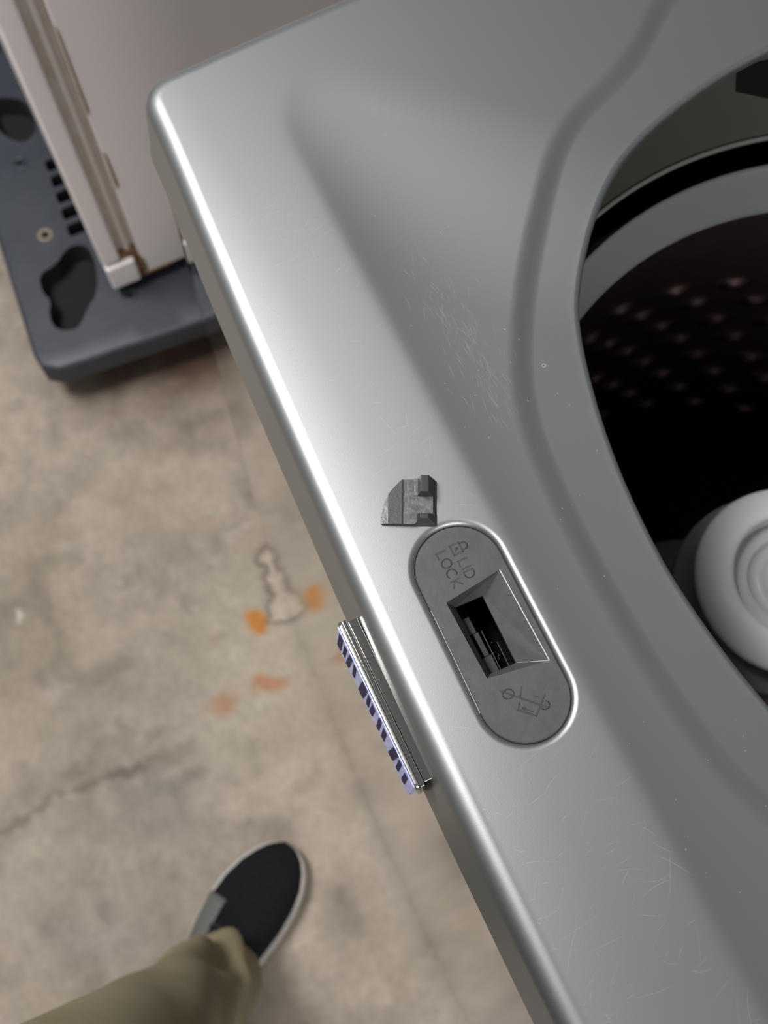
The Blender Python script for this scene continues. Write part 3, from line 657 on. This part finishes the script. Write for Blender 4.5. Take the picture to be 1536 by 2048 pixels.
# ------------------------------------------------------------------ the person: trouser leg and shoe
def person():
    t = thing('person', 'person in olive trousers and a dark knit shoe standing on the concrete', 'person', (0, 0, 0))
    # trousers: rings up the leg, bunched at the ankle
    na = 72; rows = [(.042, .414, -.251, .0530), (.060, .4135, -.252, .0545), (.085, .413, -.253, .0550), (.108, .413, -.255, .0530), (.118, .413, -.257, .0465), (.127, .413, -.258, .0465),
                     (.137, .413, -.259, .0590), (.150, .413, -.259, .0640), (.163, .414, -.260, .0610), (.178, .416, -.261, .0500), (.190, .417, -.262, .0495), (.215, .420, -.264, .0560), (.24, .423, -.266, .0560), (.30, .428, -.270, .058),
                     (.38, .436, -.276, .062), (.46, .444, -.283, .066), (.53, .450, -.288, .071), (.60, .458, -.297, .076), (.70, .470, -.315, .084), (.80, .482, -.340, .092), (.88, .495, -.36, .096)]
    rows = np.array(rows); zs = np.r_[np.arange(.042, .26, .004), np.arange(.26, .88, .02)]
    v = []
    for z in zs:
        cx, cy = (np.interp(z, rows[:, 0], rows[:, i]) for i in (1, 2))
        for k in range(na):
            a = 2 * math.pi * k / na; x, y = math.cos(a), math.sin(a)
            r = np.interp(z + .020 * math.sin(a - math.radians(40)) * math.exp(-((z - .16) / .07) ** 2), rows[:, 0], rows[:, 3]) * (.92 if z < .2 else min(1, .92 + (z - .2) * .8))
            # pressed crease / diagonal fold that starts high at the far side and falls toward the washer
            ph = (a - math.radians(150) + math.pi) % (2 * math.pi) - math.pi
            fold = .013 * math.exp(-((ph + .25 - (z - .16) * 4.0) / .22) ** 2) * math.exp(-((z - .18) / .07) ** 2)
            fold -= .010 * math.exp(-((ph + .75 - (z - .16) * 4.0) / .28) ** 2) * math.exp(-((z - .19) / .07) ** 2)
            wr = .003 * math.sin(3 * a + z * 60) * math.exp(-((z - .15) / .08) ** 2) + .0025 * math.sin(5 * a + z * 25 + 1) * math.exp(-((z - .3) / .2) ** 2)
            rr = r + fold + wr + .004 * math.cos(2 * (a - 2.2))
            v.append((cx - .002 + rr * x, cy - .005 + rr * y, z + (.010 * math.cos(a - math.radians(128)) if z < .07 else 0)))
    nz = len(zs); f = [(i * na + k, i * na + (k + 1) % na, (i + 1) * na + (k + 1) % na, (i + 1) * na + k) for i in range(nz - 1) for k in range(na)]
    f.append(tuple((nz - 1) * na + k for k in range(na)))
    m = mat('olive_cotton', (.20, .168, .098), rough=.85, mottle=(22, (.25, .215, .135), .7), bump=(900, .3, .0006))
    o = mesh_obj('trouser_leg', v, f, m, t); sd = o.modifiers.new('t', 'SOLIDIFY'); sd.thickness = .0018; sd.offset = -1
    # unseen second leg, hips and dark torso, added to darken the washer's edge reflection
    v, f = [], []; na2 = 40
    def tube(rows2, mm, nm):
        v, f = [], []; rows2 = np.array(rows2); zz = np.linspace(rows2[0, 0], rows2[-1, 0], 40)
        for z in zz:
            cx, cy, rx, ry = (np.interp(z, rows2[:, 0], rows2[:, i]) for i in (1, 2, 3, 4))
            for k in range(na2):
                a = 2 * math.pi * k / na2; x, y = rx * math.cos(a), ry * math.sin(a); c_, s_ = math.cos(.42), math.sin(.42)
                v.append((cx + x * c_ - y * s_, cy + x * s_ + y * c_, z))
        n_ = len(zz); f = [(i * na2 + k, i * na2 + (k + 1) % na2, (i + 1) * na2 + (k + 1) % na2, (i + 1) * na2 + k) for i in range(n_ - 1) for k in range(na2)]
        f += [tuple(range(na2))[::-1], tuple((n_ - 1) * na2 + k for k in range(na2))]
        return mesh_obj(nm, v, f, mm, t)
    tube([(.001, .715, -.34, .055, .055), (.1, .715, -.345, .056, .056), (.3, .705, -.345, .058, .058), (.5, .69, -.345, .07, .07), (.8, .655, -.36, .09, .09), (.86, .65, -.36, .09, .09)], m, 'trouser_leg')
    tube([(.76, .565, -.345, .165, .11), (.86, .565, -.345, .185, .125), (.98, .565, -.345, .175, .12)], m, 'unseen_hips')
    tube([(.80, .565, -.345, .200, .140), (1.0, .565, -.34, .19, .135), (1.15, .565, -.34, .20, .14), (1.3, .57, -.35, .21, .135), (1.40, .58, -.36, .19, .11), (1.45, .58, -.36, .09, .07)],
         mat('unseen_dark_jacket', (.010, .011, .014), rough=.95, spec=.2), 'unseen_jacket')
    vv, ff = lathe([(.040, .05), (.041, .14)], 24, .415, -.262); mesh_obj('sock', vv, ff, mat('dark_sock', (.02, .02, .025), rough=.9), t)
    # shoe in its own frame: +y toward the toe, +x to the inner (big toe) side
    sh = bpy.data.objects.new('shoe', None); COL.objects.link(sh); sh.parent = t
    ax = Vector((-.59, .807, 0)).normalized(); ang = math.atan2(ax.y, ax.x) - math.pi / 2
    toe = Vector((.3005, -.1255, 0)); heel = toe - ax * .292; sh.location = heel; sh.rotation_euler = (0, 0, ang)
    sh['label'] = 'dark charcoal knit shoe with pale sole'
    L = .292
    st = np.array([0, .03, .08, .16, .28, .42, .56, .68, .78, .86, .92, .96, .985, 1.0])
    wr_ = np.array([.004, .018, .027, .031, .031, .031, .037, .043, .044, .041, .034, .026, .017, .006])
    wl_ = np.array([.004, .018, .028, .033, .036, .041, .048, .051, .047, .039, .029, .020, .011, .002])
    tt = np.r_[np.linspace(0, .1, 8)[:-1], np.linspace(.1, .86, 30)[:-1], np.linspace(.86, 1, 16)]
    W = lambda t_, a_: float(np.interp(t_, st, a_))
    def outline(grow):
        Rr = [(W(q, wr_) + grow, q * L) for q in tt]; Ll = [(-W(q, wl_) - grow, q * L) for q in tt]
        return np.array(Rr + Ll[::-1])
    def smooth_loop(P, it=2):
        for _ in range(it): P = .5 * P + .25 * np.roll(P, 1, 0) + .25 * np.roll(P, -1, 0)
        return P
    v, f = [], []; n = 2 * len(tt)
    prof = [(-.006, 0), (.0005, .001), (.0035, .006), (.0045, .014), (.0035, .021), (.0005, .0245), (-.004, .025)]
    for g_, z in prof:
        P = smooth_loop(outline(g_)); v += [(x, y, z + .006 * max(0, (y / L - .75)) ** 1 * 1.5) for x, y in P]
    for i in range(len(prof) - 1): f += [(i * n + k, i * n + (k + 1) % n, (i + 1) * n + (k + 1) % n, (i + 1) * n + k) for k in range(n)]
    f += [tuple(range(n))[::-1], tuple((len(prof) - 1) * n + k for k in range(n))]
    mesh_obj('sole', v, f, mat('pale_foam_sole', (.40, .375, .35), rough=.7), sh)
    hs = np.array([.075, .082, .085, .088, .092, .096, .080, .066, .056, .048, .042, .036, .031, .026])
    v, f = [], []; m2 = 25; t2 = np.r_[np.linspace(.006, .1, 7)[:-1], np.linspace(.1, .86, 28)[:-1], np.linspace(.86, .997, 14)]
    for q in t2:
        h = float(np.interp(q, st, hs)); a_, b_ = W(q, wr_) * .97, W(q, wl_) * .97
        for k in range(m2):
            s = math.pi * k / (m2 - 1); c_ = math.cos(s); sn = math.sin(s)
            x = (a_ if c_ > 0 else b_) * math.copysign(abs(c_) ** .8, c_); z = .022 + (h - .022) * sn ** .85
            v.append((x, q * L, z))
    n2 = len(t2); f = [(i * m2 + k, i * m2 + k + 1, (i + 1) * m2 + k + 1, (i + 1) * m2 + k) for i in range(n2 - 1) for k in range(m2 - 1)]
    f += [tuple(range(m2)), tuple((n2 - 1) * m2 + k for k in range(m2))[::-1]]
    mk = mat('dark_knit', (.005, .0055, .007), rough=.95, spec=.2, bump=(700, .5, .0008), mottle=(300, (.010, .0105, .013), .8))
    mesh_obj('upper', v, f, mk, sh)
    def surf(q, ang, lift=.0015):
        h = float(np.interp(q, st, hs)); a_, b_ = W(q, wr_), W(q, wl_); c_ = math.cos(ang); sn = math.sin(ang)
        return Vector(((a_ if c_ > 0 else b_) * math.copysign(abs(c_) ** .8, c_), q * L, .022 + (h - .022 + lift) * sn ** .85 + lift * .3))
    def patch(name, q0, q1, s0, s1, mm, lift, na_=10, nb_=8, skew=0.0):
        v, f = [], []
        for i in range(na_ + 1):
            for j in range(nb_ + 1):
                q = q0 + (q1 - q0) * i / na_ + skew * j / nb_; s = math.radians(s0 + (s1 - s0) * j / nb_); v.append(surf(q, s, lift))
        w_ = nb_ + 1; f = [(i * w_ + j, i * w_ + j + 1, (i + 1) * w_ + j + 1, (i + 1) * w_ + j) for i in range(na_) for j in range(nb_)]
        p = mesh_obj(name, v, f, mm, sh); s_ = p.modifiers.new('s', 'SOLIDIFY'); s_.thickness = .002; s_.offset = 0; return p
    patch('side_panel', .42, .70, 172, 116, mat('grey_overlay', (.115, .12, .115), rough=.7), .002).__setitem__('label', 'grey overlay on the outer side')
    patch('tongue', .36, .60, 112, 68, mat('black_mesh_tongue', (.008, .008, .010), rough=.95), .003)
    for k in range(4):
        q = .49 + .035 * k; v, f = [], []
        for i in range(13):
            p = surf(q + .012 * math.sin(i * .5), math.radians(118 - 56 * i / 12), .006); r = .0028
            v += [p + Vector((0, -r, 0)), p + Vector((0, 0, r)), p + Vector((0, r, 0)), p + Vector((0, 0, -r))]
            if i: b = 4 * i; f += [(b - 4 + j, b - 4 + (j + 1) % 4, b + (j + 1) % 4, b + j) for j in range(4)]
        mesh_obj('lace', v, f, mat('black_lace', (.010, .010, .012), rough=.9), sh)
    patch('inner_panel', .38, .52, 8, 60, mat('dark_grey_overlay', (.035, .036, .042), rough=.8), .002)
person()
